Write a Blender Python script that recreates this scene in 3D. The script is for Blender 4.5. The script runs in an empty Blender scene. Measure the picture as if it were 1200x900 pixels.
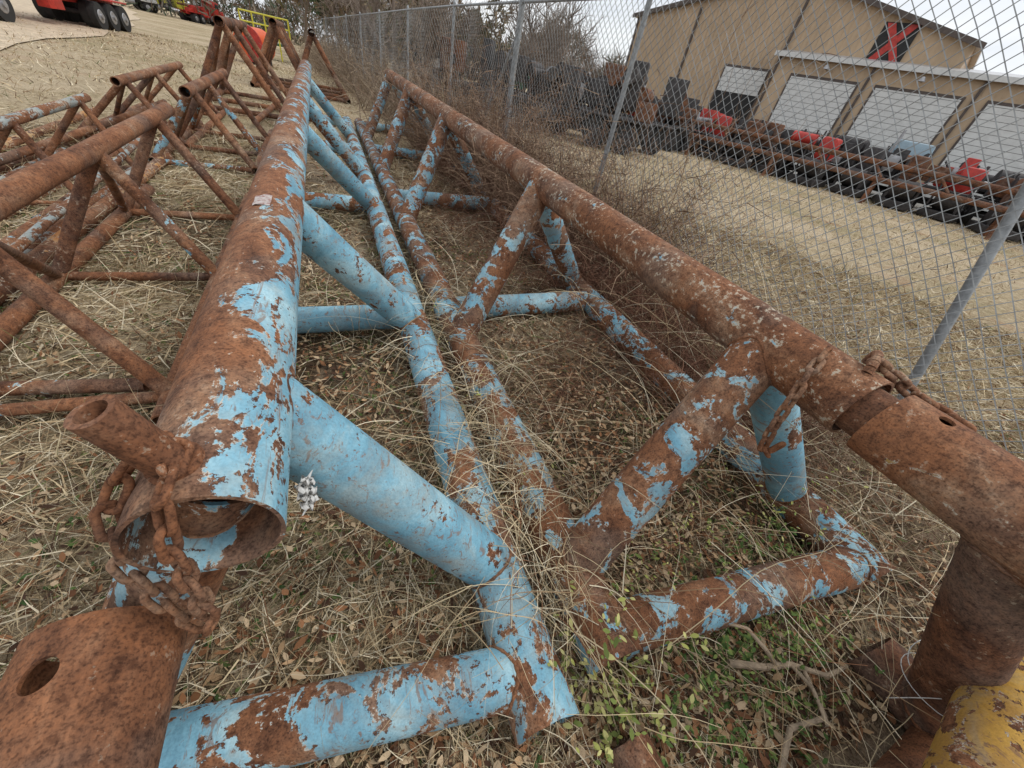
import bpy, bmesh, math, random
import numpy as np
from mathutils import Vector, Matrix
random.seed(4); RNG=np.random.default_rng(7)
S=bpy.context.scene
def lk(o):
    S.collection.objects.link(o); return o
def empty(name):
    e=bpy.data.objects.new(name,None); e.empty_display_size=.2; return lk(e)
# ---------------------------------------------------------------- materials
def newmat(name):
    m=bpy.data.materials.new(name); m.use_nodes=True
    nt=m.node_tree; b=nt.nodes['Principled BSDF']; return m,nt,b
def ramp(nt,src,stops,interp='LINEAR'):
    r=nt.nodes.new('ShaderNodeValToRGB'); cr=r.color_ramp; cr.interpolation=interp
    while len(cr.elements)<len(stops): cr.elements.new(.5)
    for e,(p,c) in zip(cr.elements,stops):
        e.position=p; e.color=(*c,1) if len(c)==3 else c
    nt.links.new(src,r.inputs[0]); return r.outputs[0]
def mth(nt,op,a,b=None,clamp=False):
    n=nt.nodes.new('ShaderNodeMath'); n.operation=op; n.use_clamp=clamp
    for i,v in enumerate((a,b)):
        if v is None: continue
        if isinstance(v,(int,float)): n.inputs[i].default_value=v
        else: nt.links.new(v,n.inputs[i])
    return n.outputs[0]
def mixc(nt,f,a,b,mode='MIX'):
    n=nt.nodes.new('ShaderNodeMixRGB'); n.blend_type=mode
    for i,v in enumerate((f,a,b)):
        if isinstance(v,(int,float)): n.inputs[i].default_value=v
        elif isinstance(v,tuple): n.inputs[i].default_value=(*v,1)
        else: nt.links.new(v,n.inputs[i])
    return n.outputs[0]
def coords(nt,scale=(1,1,1),rnd=True):
    tc=nt.nodes.new('ShaderNodeTexCoord'); mp=nt.nodes.new('ShaderNodeMapping')
    mp.inputs['Scale'].default_value=scale
    nt.links.new(tc.outputs['Object'],mp.inputs['Vector'])
    if rnd:
        oi=nt.nodes.new('ShaderNodeObjectInfo'); cb=nt.nodes.new('ShaderNodeCombineXYZ')
        v=mth(nt,'MULTIPLY',oi.outputs['Random'],37.0)
        for i in range(3): nt.links.new(v,cb.inputs[i])
        nt.links.new(cb.outputs[0],mp.inputs['Location'])
    return mp.outputs[0]
def noise(nt,vec,scale,detail=6,rough=.6,dist=0):
    n=nt.nodes.new('ShaderNodeTexNoise')
    n.inputs['Scale'].default_value=scale; n.inputs['Detail'].default_value=detail
    n.inputs['Roughness'].default_value=rough; n.inputs['Distortion'].default_value=dist
    nt.links.new(vec,n.inputs['Vector']); return n.outputs['Fac']
def bump(nt,b,h,strength=.5,dist=.01):
    n=nt.nodes.new('ShaderNodeBump'); n.inputs['Strength'].default_value=strength
    n.inputs['Distance'].default_value=dist
    nt.links.new(h,n.inputs['Height']); nt.links.new(n.outputs[0],b.inputs['Normal'])

RUST=[(.34,(.060,.026,.015)),(.43,(.125,.056,.031)),(.51,(.185,.089,.050)),(.58,(.245,.135,.080)),(.68,(.33,.225,.155))]
def pipe_mat(name,thr,side=(0,0,0),sw=0.0,paint=((.12,.27,.36),(.19,.40,.51),(.37,.56,.62)),rust=RUST,stretch=(1,.5,1),scale=6,fleck=.3,fth=.60):
    m,nt,b=newmat(name); L=nt.links
    v=coords(nt,stretch); v1=coords(nt,(1,1,1))
    n1=noise(nt,v,scale,7,.66,.6); n2=noise(nt,v1,42,4,.72); n3=noise(nt,v,5,8,.72,.7); n4=noise(nt,v1,170,2,.6)
    rc=ramp(nt,n3,rust)
    # orange / grey-dusty zones
    n5=noise(nt,v1,2.6,3,.6,.5)
    rc=mixc(nt,ramp(nt,n5,[(.38,(.55,.55,.55)),(.52,(0,0,0))]),rc,(.25,.105,.048))
    rc=mixc(nt,ramp(nt,n5,[(.50,(0,0,0)),(.64,(.5,.5,.5))]),rc,(.20,.145,.115))
    rc=mixc(nt,.85,rc,ramp(nt,n4,[(.34,(.50,.47,.46)),(.47,(1,1,1)),(.62,(1.22,1.2,1.16))]),'MULTIPLY')
    rc=mixc(nt,.8,rc,ramp(nt,n2,[(.36,(.45,.41,.40)),(.46,(.95,.95,.95)),(.60,(1.28,1.22,1.12))]),'MULTIPLY')
    flt=mth(nt,'ADD',mth(nt,'MULTIPLY',n1,.38),mth(nt,'MULTIPLY',n2,.62))
    fl=ramp(nt,flt,[(fth-.015,(0,0,0)),(fth+.015,(1,1,1))])
    rc=mixc(nt,mth(nt,'MULTIPLY',fl,fleck),rc,(.50,.45,.35))
    c=rc
    if thr<.65:
        s=mth(nt,'ADD',mth(nt,'MULTIPLY',n1,.80),mth(nt,'MULTIPLY',n2,.20))
        if sw:
            g=nt.nodes.new('ShaderNodeNewGeometry'); d=nt.nodes.new('ShaderNodeVectorMath'); d.operation='DOT_PRODUCT'
            L.new(g.outputs['Normal'],d.inputs[0]); d.inputs[1].default_value=side
            s=mth(nt,'ADD',s,mth(nt,'MULTIPLY',d.outputs['Value'],sw))
        t=mth(nt,'SUBTRACT',s,thr)
        mask=mth(nt,'MULTIPLY',t,120.0,True)
        edge=mth(nt,'MULTIPLY',mth(nt,'ADD',t,.012),120.0,True)
        bc=ramp(nt,noise(nt,v,4,5,.7,.5),[(.36,paint[0]),(.5,paint[1]),(.64,paint[2])])
        fr=ramp(nt,n2,[(.34,(1,1,1)),(.39,(0,0,0))])
        bc=mixc(nt,mth(nt,'MULTIPLY',fr,.85),bc,(.17,.085,.05))
        sc=noise(nt,coords(nt,(14,2.2,14)),2.2,4,.7,1.2)
        bc=mixc(nt,mth(nt,'MULTIPLY',ramp(nt,sc,[(.57,(0,0,0)),(.63,(1,1,1))]),.7),bc,(.22,.12,.07))
        dr=ramp(nt,n3,[(.48,(0,0,0)),(.66,(1,1,1))])
        bc=mixc(nt,mth(nt,'MULTIPLY',dr,.55),bc,(.30,.26,.20))
        bc=mixc(nt,.45,bc,ramp(nt,n4,[(.34,(.7,.7,.72)),(.5,(1,1,1)),(.66,(1.18,1.18,1.18))]),'MULTIPLY')
        ec=mixc(nt,ramp(nt,n2,[(.46,(0,0,0)),(.56,(1,1,1))]),(.07,.035,.025),(.52,.49,.42))
        c=mixc(nt,edge,rc,ec); c=mixc(nt,mask,c,bc)
        L.new(ramp(nt,mask,[(0,(.88,.88,.88)),(1,(.68,.68,.68))]),b.inputs['Roughness'])
    else: b.inputs['Roughness'].default_value=.88
    L.new(c,b.inputs['Base Color'])
    b.inputs['Specular IOR Level'].default_value=.28
    bump(nt,b,mth(nt,'ADD',mth(nt,'MULTIPLY',n4,.35),mth(nt,'MULTIPLY',n2,.5)),.5,.004)
    return m
def pl(name,c,r=.7,var=.25,sc=6,metal=0,bmp=.2):
    m,nt,b=newmat(name); v=coords(nt)
    n=noise(nt,v,sc,4,.65)
    c2=tuple(x*(1-var) for x in c); c3=tuple(min(1,x*(1+var)) for x in c)
    nt.links.new(ramp(nt,n,[(.35,c2),(.65,c3)]),b.inputs['Base Color'])
    b.inputs['Roughness'].default_value=r; b.inputs['Metallic'].default_value=metal
    if bmp: bump(nt,b,n,bmp,.01)
    return m
M={}
M['chordL']=pipe_mat('rust_chipped_blue_side',.548,(.95,0,-.25),.10,stretch=(1,.5,1),scale=9,fleck=.5)
M['blue70']=pipe_mat('blue_paint_worn',.428,(0,0,1),.015,stretch=(.8,.8,.8),scale=6)
M['blue50']=pipe_mat('blue_paint_half',.492,(.2,0,1),.02,stretch=(.9,.6,.9),scale=7)
M['blue30']=pipe_mat('blue_paint_sparse',.540,(0,0,1),.01,stretch=(.9,.7,.9),scale=8,fleck=.5)
M['blue12']=pipe_mat('rust_few_blue',.618,(-.5,0,-.3),.02,scale=9,fleck=.75,fth=.565)
M['rust']=pipe_mat('bare_rust',.70,scale=7)
M['rustdark']=pipe_mat('dark_rust',.70,rust=[(.36,(.035,.017,.011)),(.45,(.085,.040,.026)),(.55,(.14,.070,.044)),(.68,(.21,.13,.09))])
M['thin']=pipe_mat('rust_thin_pipe',.60,(0,0,1),.01,scale=9)
M['yellow']=pipe_mat('yellow_paint_rust',.495,(0,0,1),.05,paint=((.38,.21,.05),(.55,.32,.06),(.62,.43,.14)),scale=8,stretch=(.8,.8,.8))
M['yrust']=pipe_mat('rust_yellow_traces',.585,(.8,0,-.1),.08,paint=((.26,.15,.06),(.38,.24,.08),(.46,.33,.14)),scale=8)
M['grey']=pipe_mat('greyblue_pipe',.54,(0,0,1),.02,paint=((.18,.23,.24),(.28,.33,.33),(.42,.42,.38)),scale=9)
M['orangep']=pipe_mat('orange_pipe',.55,(0,0,1),.02,paint=((.40,.17,.05),(.45,.24,.09),(.5,.36,.2)),scale=9)
M['galv']=pl('galvanised_steel',(.27,.285,.295),.5,.25,20,.3,.1)
M['wire']=pl('weathered_wire',(.30,.31,.31),.6,.3,3,.2,0)
M['white']=pl('white_paint',(.62,.62,.60),.5,.08,3)
M['trim']=pl('dark_trim',(.08,.06,.05),.6)
M['black']=pl('black_rubber_and_door_shade',(.02,.02,.02),.8)  # tyres, sign backing, and the painted shade of the open doorway
M['dark']=pl('dark_steel',(.042,.038,.038),.7,.5)
M['red']=pl('red_paint',(.42,.03,.02),.5,.25)
M['orange']=pl('orange_paint',(.65,.10,.02),.5,.1)
M['yel']=pl('safety_yellow',(.55,.50,.05),.5,.1)
M['bluegrey']=pl('blue_grey_paint',(.28,.38,.44),.45,.1)
M['green']=pl('green_paint',(.05,.14,.08),.5,.2)
M['glass']=pl('dark_glass',(.03,.04,.05),.1,.1,2,0,0)
M['chrome']=pl('grey_metal',(.36,.36,.37),.4,.2,5,.5,0)
M['conc']=pl('pale_gravel',(.50,.47,.42),.9,.2,3)
M['roofm']=pl('roof_metal',(.5,.5,.5),.4,.1,2,.3,0)
M['tan']=pl('tan_ribbed_metal',(.46,.335,.215),.55,.10,.7,0,0)
def attrmat(name,rough=.85):
    m,nt,b=newmat(name); a=nt.nodes.new('ShaderNodeAttribute'); a.attribute_name='Col'
    nt.links.new(a.outputs['Color'],b.inputs['Base Color']); b.inputs['Roughness'].default_value=rough
    b.inputs['Specular IOR Level'].default_value=.15
    return m
M['veg']=attrmat('dry_vegetation')
M['bark']=attrmat('bark')
# ---------------------------------------------------------------- terrain
def sstep(x): 
    x=np.clip(x,0,1); return x*x*(3-2*x)
def gz(x,y):
    x=np.asarray(x,float); y=np.asarray(y,float)
    z=.12*sstep(y/12)
    r=np.sqrt(x*x+y*y); f=np.clip(1-r/25,0,1)
    z=z+f*(.018*np.sin(x*3.1+y*1.3)*np.cos(y*2.3-x)+.012*np.sin(x*7.3+1)*np.sin(y*6.1+2))
    z=z+.25*sstep((r-30)/60)*np.sin(x*.05)*np.cos(y*.04)
    return z
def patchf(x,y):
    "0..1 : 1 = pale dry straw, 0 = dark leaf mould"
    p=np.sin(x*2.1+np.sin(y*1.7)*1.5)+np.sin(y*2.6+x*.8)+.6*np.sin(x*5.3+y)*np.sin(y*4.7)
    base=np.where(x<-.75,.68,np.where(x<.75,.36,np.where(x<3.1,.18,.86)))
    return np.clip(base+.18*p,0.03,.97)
def ground():
    k=np.linspace(-1,1,360); c=np.sinh(k*7.2)/np.sinh(7.2)*600
    X,Y=np.meshgrid(c,c+2,indexing='ij'); Z=gz(X,Y)
    n=len(c); co=np.stack([X,Y,Z],-1).reshape(-1,3)
    idx=np.arange(n*n).reshape(n,n)
    q=np.stack([idx[:-1,:-1],idx[1:,:-1],idx[1:,1:],idx[:-1,1:]],-1).reshape(-1,4)
    me=bpy.data.meshes.new('ground'); me.from_pydata(co.tolist(),[],q.tolist()); me.shade_smooth()
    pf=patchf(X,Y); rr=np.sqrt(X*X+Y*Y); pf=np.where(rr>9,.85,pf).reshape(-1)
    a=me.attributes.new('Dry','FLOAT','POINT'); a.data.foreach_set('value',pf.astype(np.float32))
    o=lk(bpy.data.objects.new('ground',me))
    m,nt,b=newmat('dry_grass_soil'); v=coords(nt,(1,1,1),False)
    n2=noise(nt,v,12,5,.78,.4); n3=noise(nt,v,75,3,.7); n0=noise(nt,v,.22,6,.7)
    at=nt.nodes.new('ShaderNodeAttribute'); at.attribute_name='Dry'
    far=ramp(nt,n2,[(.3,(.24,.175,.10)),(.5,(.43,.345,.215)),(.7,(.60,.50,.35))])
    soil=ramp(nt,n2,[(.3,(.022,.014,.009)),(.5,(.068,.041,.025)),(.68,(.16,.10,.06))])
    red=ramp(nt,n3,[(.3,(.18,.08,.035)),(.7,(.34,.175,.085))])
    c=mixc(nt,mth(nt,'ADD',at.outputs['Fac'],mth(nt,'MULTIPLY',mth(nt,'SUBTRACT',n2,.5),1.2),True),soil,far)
    c=mixc(nt,ramp(nt,noise(nt,v,.9,4,.6,.5),[(.58,(0,0,0)),(.68,(.55,.55,.55))]),c,red)
    c=mixc(nt,ramp(nt,n0,[(.45,(0,0,0)),(.60,(.55,.55,.55))]),c,(.56,.46,.33))
    c=mixc(nt,ramp(nt,n0,[(.34,(.5,.5,.5)),(.46,(0,0,0))]),c,(.23,.21,.11))
    c=mixc(nt,.6,c,ramp(nt,n3,[(.3,(.55,.53,.5)),(.6,(1.2,1.2,1.2))]),'MULTIPLY')
    nt.links.new(c,b.inputs['Base Color']); b.inputs['Roughness'].default_value=.95
    b.inputs['Specular IOR Level'].default_value=.1
    bump(nt,b,n3,.8,.03)
    me.materials.append(m)
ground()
# ---------------------------------------------------------------- mesh builders
def finish(bm,name,mat,parent=None,ang=.6,smooth=True):
    me=bpy.data.meshes.new(name); bm.to_mesh(me); bm.free()
    if smooth:
        me.shade_smooth(); me.set_sharp_from_angle(angle=ang)
    for mm in (mat if isinstance(mat,list) else [mat]): me.materials.append(mm)
    o=lk(bpy.data.objects.new(name,me))
    if parent: o.parent=parent
    return o
def frame(d):
    d=d.normalized(); a=Vector((0,0,1)) if abs(d.z)<.9 else Vector((1,0,0))
    e1=d.cross(a).normalized(); e2=d.cross(e1).normalized(); return d,e1,e2
def tube(name,p0,p1,r,mat,parent=None,wall=.009,seg=40,step=.12,rough=.0009,hole=None,sag=0,ragged=0):
    p0=Vector(p0);p1=Vector(p1); d,e1,e2=frame(p1-p0); L=(p1-p0).length
    n=max(2,int(L/step)); n=min(n,90)
    bm=bmesh.new(); ph=random.random()*50
    def ring(rr,s,jit):
        out=[]
        for i in range(seg):
            a=2*math.pi*i/seg
            q=rr+(rough*(math.sin(3*a+s*5+ph)+math.sin(5*a-s*9+ph*2)*.6) if jit else 0)
            off=0
            if ragged and (s==0 or s==L): off=ragged*(math.sin(a*2+ph)+.4*math.sin(a*7+ph))*(1 if s==0 else -1)
            c=p0+d*(s+off)+Vector((0,0,-sag*math.sin(math.pi*s/L)))
            out.append(bm.verts.new(c+e1*(q*math.cos(a))+e2*(q*math.sin(a))))
        return out
    ri=max(r-wall,r*.3)
    outer=[ring(r,L*k/n,True) for k in range(n+1)]
    inner=[ring(ri,L*k/n,False) for k in (range(n+1) if hole else (0,n))]
    for A,B in zip(outer,outer[1:]):
        for i in range(seg): bm.faces.new((A[i],A[(i+1)%seg],B[(i+1)%seg],B[i]))
    for A,B in zip(inner,inner[1:]):
        for i in range(seg): bm.faces.new((A[(i+1)%seg],A[i],B[i],B[(i+1)%seg]))
    for A,B,f in ((outer[0],inner[0],1),(outer[-1],inner[-1],0)):
        for i in range(seg):
            q=(A[i],A[(i+1)%seg],B[(i+1)%seg],B[i]); bm.faces.new(q if not f else q[::-1])
    bmesh.ops.recalc_face_normals(bm,faces=bm.faces)
    o=finish(bm,name,mat,parent)
    if hole:
        for (hp,hd,hr) in hole:
            cb=bmesh.new(); bmesh.ops.create_cone(cb,cap_ends=True,segments=28,radius1=hr,radius2=hr,depth=.18)
            c=finish(cb,'cut',mat); q=Vector(hd).normalized().to_track_quat('Z','Y')
            c.matrix_world=Matrix.Translation(hp)@q.to_matrix().to_4x4()
            bpy.context.view_layer.update()
            md=o.modifiers.new('h','BOOLEAN'); md.object=c; md.operation='DIFFERENCE'; md.solver='EXACT'
            bpy.context.view_layer.objects.active=o
            bpy.ops.object.modifier_apply(modifier='h')
            bpy.data.objects.remove(c)
        o.data.set_sharp_from_angle(angle=.6)
    return o
def bead(name,pm,pe,r,cp,cd,R,mat,parent):
    pm=Vector(pm);pe=Vector(pe);cp=Vector(cp);cd=Vector(cd).normalized()
    d,e1,e2=frame(pe-pm); n=48; pts=[]
    for i in range(n):
        a=2*math.pi*i/n; o=pm+e1*(r*math.cos(a))+e2*(r*math.sin(a))
        w=o-cp; w=w-cd*w.dot(cd); dd=d-cd*d.dot(cd)
        A=dd.dot(dd);B=2*w.dot(dd);C=w.dot(w)-R*R
        disc=max(0,B*B-4*A*C); t=(-B-math.sqrt(disc))/(2*A); pts.append(o+d*t)
    bm=bmesh.new(); rings=[]
    for i in range(n):
        t=(pts[(i+1)%n]-pts[i-1]).normalized(); _,a1,a2=frame(t)
        rr=.0065+.0015*math.sin(i*2.3)
        rings.append([bm.verts.new(pts[i]+a1*(rr*math.cos(k*math.pi/3))+a2*(rr*math.sin(k*math.pi/3))) for k in range(6)])
    for i in range(n):
        A=rings[i];B=rings[(i+1)%n]
        s=min(range(6),key=lambda k:(A[0].co-B[k].co).length)
        fl=(A[1].co-B[(s+1)%6].co).length<(A[1].co-B[(s-1)%6].co).length
        for k in range(6):
            if fl: bm.faces.new((A[k],A[(k+1)%6],B[(s+k+1)%6],B[(s+k)%6]))
            else: bm.faces.new((A[k],A[(k+1)%6],B[(s-k-1)%6],B[(s-k)%6]))
    return finish(bm,name,mat,parent,ang=3)
class MB:
    def __init__(s): s.bm=bmesh.new(); s.mats=[]
    def mi(s,m):
        if m not in s.mats: s.mats.append(m)
        return s.mats.index(m)
    def box(s,c,sz,m,rot=0,bev=.02,taper=0):
        r=bmesh.ops.create_cube(s.bm,size=1); vs=r['verts']
        for v in vs:
            tz=1-taper*(v.co.z+.5)
            v.co=Vector((v.co.x*sz[0]*tz,v.co.y*sz[1]*tz,v.co.z*sz[2]))
        fs=list({f for v in vs for f in v.link_faces}); es=list({e for v in vs for e in v.link_edges})
        for f in fs: f.material_index=s.mi(m)
        if bev>0:
            rr=bmesh.ops.bevel(s.bm,geom=es,offset=min(bev,min(sz)*.3),segments=2,affect='EDGES',profile=.5)
            vs=list({v for f in rr['faces'] for v in f.verts}|{v for v in vs if v.is_valid})
            for f in rr['faces']: f.material_index=s.mi(m)
        T=Matrix.Translation(c)@Matrix.Rotation(rot,4,'Z')
        for v in vs: v.co=T@v.co
    def cyl(s,p0,p1,r,m,seg=20,r2=None):
        p0=Vector(p0);p1=Vector(p1); d,e1,e2=frame(p1-p0); r2=r if r2 is None else r2
        A=[];B=[]
        for i in range(seg):
            a=2*math.pi*i/seg; o=e1*math.cos(a)+e2*math.sin(a)
            A.append(s.bm.verts.new(p0+o*r)); B.append(s.bm.verts.new(p1+o*r2))
        k=s.mi(m)
        for i in range(seg):
            f=s.bm.faces.new((A[i],A[(i+1)%seg],B[(i+1)%seg],B[i])); f.material_index=k
        for Q in (A[::-1],B): f=s.bm.faces.new(Q); f.material_index=k
    def poly(s,pts,m,thick=None):
        k=s.mi(m); vs=[s.bm.verts.new(p) for p in pts]
        if thick is None: f=s.bm.faces.new(vs); f.material_index=k; return
        ws=[s.bm.verts.new(Vector(p)+Vector(thick)) for p in pts]; n=len(vs)
        for q in (vs,ws[::-1]): f=s.bm.faces.new(q); f.material_index=k
        for i in range(n):
            f=s.bm.faces.new((vs[i],ws[i],ws[(i+1)%n],vs[(i+1)%n])); f.material_index=k
    def out(s,name,parent=None,T=None,ang=.6):
        bmesh.ops.recalc_face_normals(s.bm,faces=s.bm.faces)
        o=finish(s.bm,name,s.mats,parent,ang)
        if T is not None: o.matrix_world=T
        return o
# ---------------------------------------------------------------- trusses
def lp(a,b,y):
    a=Vector(a);b=Vector(b); return a+(b-a)*((y-a.y)/(b.y-a.y))
def brace(nm,ca,cb,ya,yb,r,R,mat,par,beads=True,inset=.05):
    A=lp(*ca,ya);B=lp(*cb,yb); d=(B-A).normalized()
    tube(nm,A+d*inset,B-d*inset,r,mat,par,seg=36)
    if beads:
        mid=(A+B)/2
        bead(nm+'_weld_a',mid,A,r,A,ca[1]-ca[0],R,M['rust'],par)
        bead(nm+'_weld_b',mid,B,r,B,cb[1]-cb[0],R,M['rust'],par)
V=Vector
def blue_truss():
    e=empty('boom_truss_section')
    top=(V((-.25,.44,.95)),V((-.26,11.3,1.11))); br=(V((.43,.07,.115)),V((.46,11.3,.235))); bl=(V((-.69,.3,.115)),V((-.69,11.3,.235)))
    tube('top_chord',*top,.112,M['chordL'],e,seg=72,step=.1,wall=.008)
    tube('bottom_chord_inner',*br,.106,M['blue50'],e,seg=56,ragged=.003)
    tube('bottom_chord_outer',*bl,.100,M['blue30'],e,seg=48)
    tops=[.8,2.15,4.3,6.3,8.8]; bots=[.58,2.38,4.95,6.4,9.2]
    ms=['blue70','blue70','blue70','blue50','blue70']
    for i,(a,b) in enumerate(zip(tops,bots)):
        brace('brace_inner_%d'%i,top,br,a,b,.100 if i<2 else .09,.108,M[ms[i]],e)
        brace('brace_outer_%d'%i,top,bl,max(a-.22,.62),max(b-.15,.42),.09,.108,M['blue30'],e,i<2)
    for i,(a,b) in enumerate([(.22,.40),(2.5,2.5),(5.1,5.1),(8.2,8.2),(11.1,11.1)]):
        brace('cross_tube_%d'%i,br,bl,a,b,.088,.106,M['blue70' if i==1 else 'blue50'],e,i<2)
    tube('locking_pin',(-.262,.513,1.02),(-.316,.500,1.192),.0285,M['rustdark'],e,wall=.009,seg=32)
    tube('pin_collar',(-.266,.512,1.035),(-.273,.51,1.066),.038,M['rustdark'],e,wall=.02,seg=32)
blue_truss()
def right_truss():
    e=empty('boom_truss_section')
    top=(V((1.46,.36,1.01)),V((1.46,11.4,1.25))); bl=(V((.735,.14,.115)),V((.735,11.4,.22))); br=(V((2.14,.0,.115)),V((2.14,11.4,.22)))
    tube('top_chord',*top,.108,M['blue12'],e,seg=56,step=.1)
    tube('bottom_chord_inner',*bl,.106,M['blue30'],e,seg=48)
    tube('bottom_chord_outer',*br,.106,M['blue30'],e,seg=48)
    tops=[.72,2.8,5.8,8.6,11.2]; bl_=[.48,2.2,4.6,6.9,9.5]; br_=[.48,3.0,6.1,8.9,11.1]
    for i in range(5):
        brace('brace_inner_%d'%i,top,bl,tops[i],bl_[i],.1,.107,M['blue30'],e)
        brace('brace_outer_%d'%i,top,br,tops[i]+(.02 if i==0 else .12),br_[i],.092,.107,M['blue70' if i==0 else 'blue50'],e)
    for i,(a,b) in enumerate([(.24,.08),(2.6,2.68),(5.6,5.6),(8.5,8.5),(11.2,11.2)]):
        brace('cross_tube_%d'%i,bl,br,a,b,.09,.106,M['blue30' if i==0 else 'blue50'],e,i<2)
right_truss()
def near_section():
    e=empty('adjoining_boom_section')
    tube('top_chord',(1.46,.300,1.008),(1.47,-1.6,.98),.111,M['yrust'],e,seg=56,hole=[((1.445,.20,1.118),(-.1,0,1),.018)])
    tube('joint_spigot',(1.46,.50,1.01),(1.46,.2,1.008),.080,M['rustdark'],e)
    brace('leg',(V((1.46,.3,1.005)),V((1.47,-1.6,.98))),(V((1.78,1,.1)),V((1.78,-2,.1))),-.05,-.40,.088,.110,M['rustdark'],e)
    tube('bottom_chord',(1.80,-.17,.10),(1.80,-1.8,.1),.10,M['rustdark'],e)
    tube('cross_tube',(1.80,-.46,.10),(.7,-.5,.10),.085,M['rustdark'],e)
    tube('stub_tube',(.66,-.04,.10),(.68,-.9,.1),.068,M['rustdark'],e)
    tube('yellow_tube',(.86,-.545,.40),(1.9,-.33,.48),.10,M['yellow'],e,seg=48)
near_section()
e=empty('pipe_sleeve')
tube('sleeve_tube',(-.49,.47,.64),(-.50,-.7,.62),.118,M['rust'],e,seg=56,hole=[((-.515,.385,.755),(-.15,0,1),.026)])
tube('support_leg',(-.5,-.2,.55),(-.6,-.25,.0),.09,M['rust'],e)
def thin_truss(name,tx,tz,lx,rx,y0,y1,nodes,r,mt,mats,zb=.07):
    e=empty(name); rise=lambda y:.12*float(sstep(y/12))
    top=(V((tx,y0,tz+rise(y0))),V((tx,y1,tz+rise(y1)))); l=(V((lx,y0,zb+rise(y0))),V((lx,y1,zb+rise(y1)))); rr=(V((rx,y0,zb+rise(y0))),V((rx,y1,zb+rise(y1))))
    tube('top_chord',*top,r*1.1,mt,e,seg=24); tube('chord_l',*l,r,mt,e,seg=20); tube('chord_r',*rr,r,mt,e,seg=20)
    for i,y in enumerate(nodes):
        m=mats[i%len(mats)]
        yb=min(max(y-.25,y0),y1)
        brace('leg_r_%d'%i,top,rr,y,yb,r*.8,r,m,e,False,.02)
        brace('leg_l_%d'%i,top,l,y,yb,r*.8,r,mats[(i+1)%len(mats)],e,False,.02)
        brace('tie_%d'%i,l,rr,yb,yb,r*.6,r,mats[(i+1)%len(mats)],e,False,.02)
        if i+1<len(nodes):
            brace('diag_%d'%i,top,l,y,min(nodes[i+1]-.25,y1),r*.6,r,m,e,False,.02)
thin_truss('pipe_a_frame_truss',-1.36,.80,-1.74,-.862,1.7,5.25,[2.15,3.5,4.8],.050,M['rust'],[M['rust'],M['thin'],M['rustdark']])
thin_truss('pipe_a_frame_truss',-1.42,.82,-1.95,-.90,6.3,9.0,[6.6,7.5,8.6],.052,M['rust'],[M['rust'],M['blue30'],M['rustdark']])
thin_truss('pipe_a_frame_truss',-2.35,.62,-2.75,-2.02,3.3,6.4,[3.6,4.9,6.2],.036,M['grey'],[M['rust'],M['rustdark'],M['rust']])
thin_truss('pipe_a_frame_truss',-2.3,.7,-2.9,-1.8,7.2,10.4,[7.5,8.8,10.2],.045,M['rust'],[M['rustdark'],M['rust']])
thin_truss('tall_a_frame_truss',-1.6,1.42,-2.3,-.75,10.8,14.2,[11.0,12.3,13.8],.075,M['rustdark'],[M['rust'],M['rustdark']])
thin_truss('tall_a_frame_truss',-1.1,1.62,-1.9,-.35,16.5,20.5,[16.7,17.8,19,20.2],.09,M['rustdark'],[M['rustdark'],M['rust']])
thin_truss('tall_a_frame_truss',-.1,1.58,-.75,.75,16.2,20.5,[16.5,17.6,18.9,20.2],.09,M['rustdark'],[M['rustdark'],M['rustdark']])
e=empty('loose_pipe_pile')
for i,(x,y0,y1,z,r,m,dx) in enumerate([(-1.97,2.0,6.6,.07,.055,'orangep',.1),(-2.15,1.8,6.2,.06,.04,'thin',-.1),(-2.55,2.4,7.5,.05,.035,'grey',.2),(-1.9,2.6,7.0,.19,.03,'grey',-.25),(-3.0,3,8,.05,.05,'rust',.1),(-3.25,4,9,.05,.045,'orangep',.0),(-2.9,5,10,.16,.04,'thin',.3),(-1.2,9.5,13,.12,.05,'rust',.2)]):
    tube('pipe_%d'%i,(x,y0,z+float(gz(x,y0))),(x+dx,y1,z+float(gz(x,y1))),r,M[m],e,seg=20,sag=.01)
tube('pipe_cross',(-2.9,2.2,.09),(-.98,1.98,.10),.035,M['thin'],e,seg=20)
# chains
def chain(name,pts,mat,pitch=.047,ll=.068,w=.040,r=.0064,a0=.6):
    pts=[V(p) for p in pts]; seglen=[(b-a).length for a,b in zip(pts,pts[1:])]; tot=sum(seglen)
    def at(s):
        for (a,b,l) in zip(pts,pts[1:],seglen):
            if s<=l: return a+(b-a)*(s/l)
            s-=l
        return pts[-1]
    bm=bmesh.new(); n=int(tot/pitch)
    for i in range(n+1):
        c=at(i*pitch); c2=at(min(i*pitch+.01,tot)); c1=at(max(i*pitch-.02,0)); t=(c2-c1).normalized()
        _,e1,e2=frame(t); ang=(0 if i%2 else math.pi/2)+random.uniform(-.2,.2)+a0
        side=e1*math.cos(ang)+e2*math.sin(ang); nrm=t.cross(side)
        loop=[]; h=(ll-w)/2; rr=w/2-r
        for k in range(20):
            a=2*math.pi*k/20; x=math.cos(a)*rr; y=math.sin(a)*(rr)+ (h+.001 if math.sin(a)>0 else -h-.001)
            loop.append(c+side*x+t*y)
        rings=[]
        for k in range(20):
            tt=(loop[(k+1)%20]-loop[k-1]).normalized(); b=tt.cross(nrm)
            rings.append([bm.verts.new(loop[k]+b*(r*math.cos(q*math.pi/4))+nrm*(r*math.sin(q*math.pi/4))) for q in range(8)])
        for k in range(20):
            A=rings[k];B=rings[(k+1)%20]
            for q in range(8): bm.faces.new((A[q],A[(q+1)%8],B[(q+1)%8],B[q]))
    bmesh.ops.recalc_face_normals(bm,faces=bm.faces)
    return finish(bm,name,mat,None,ang=3)
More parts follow.
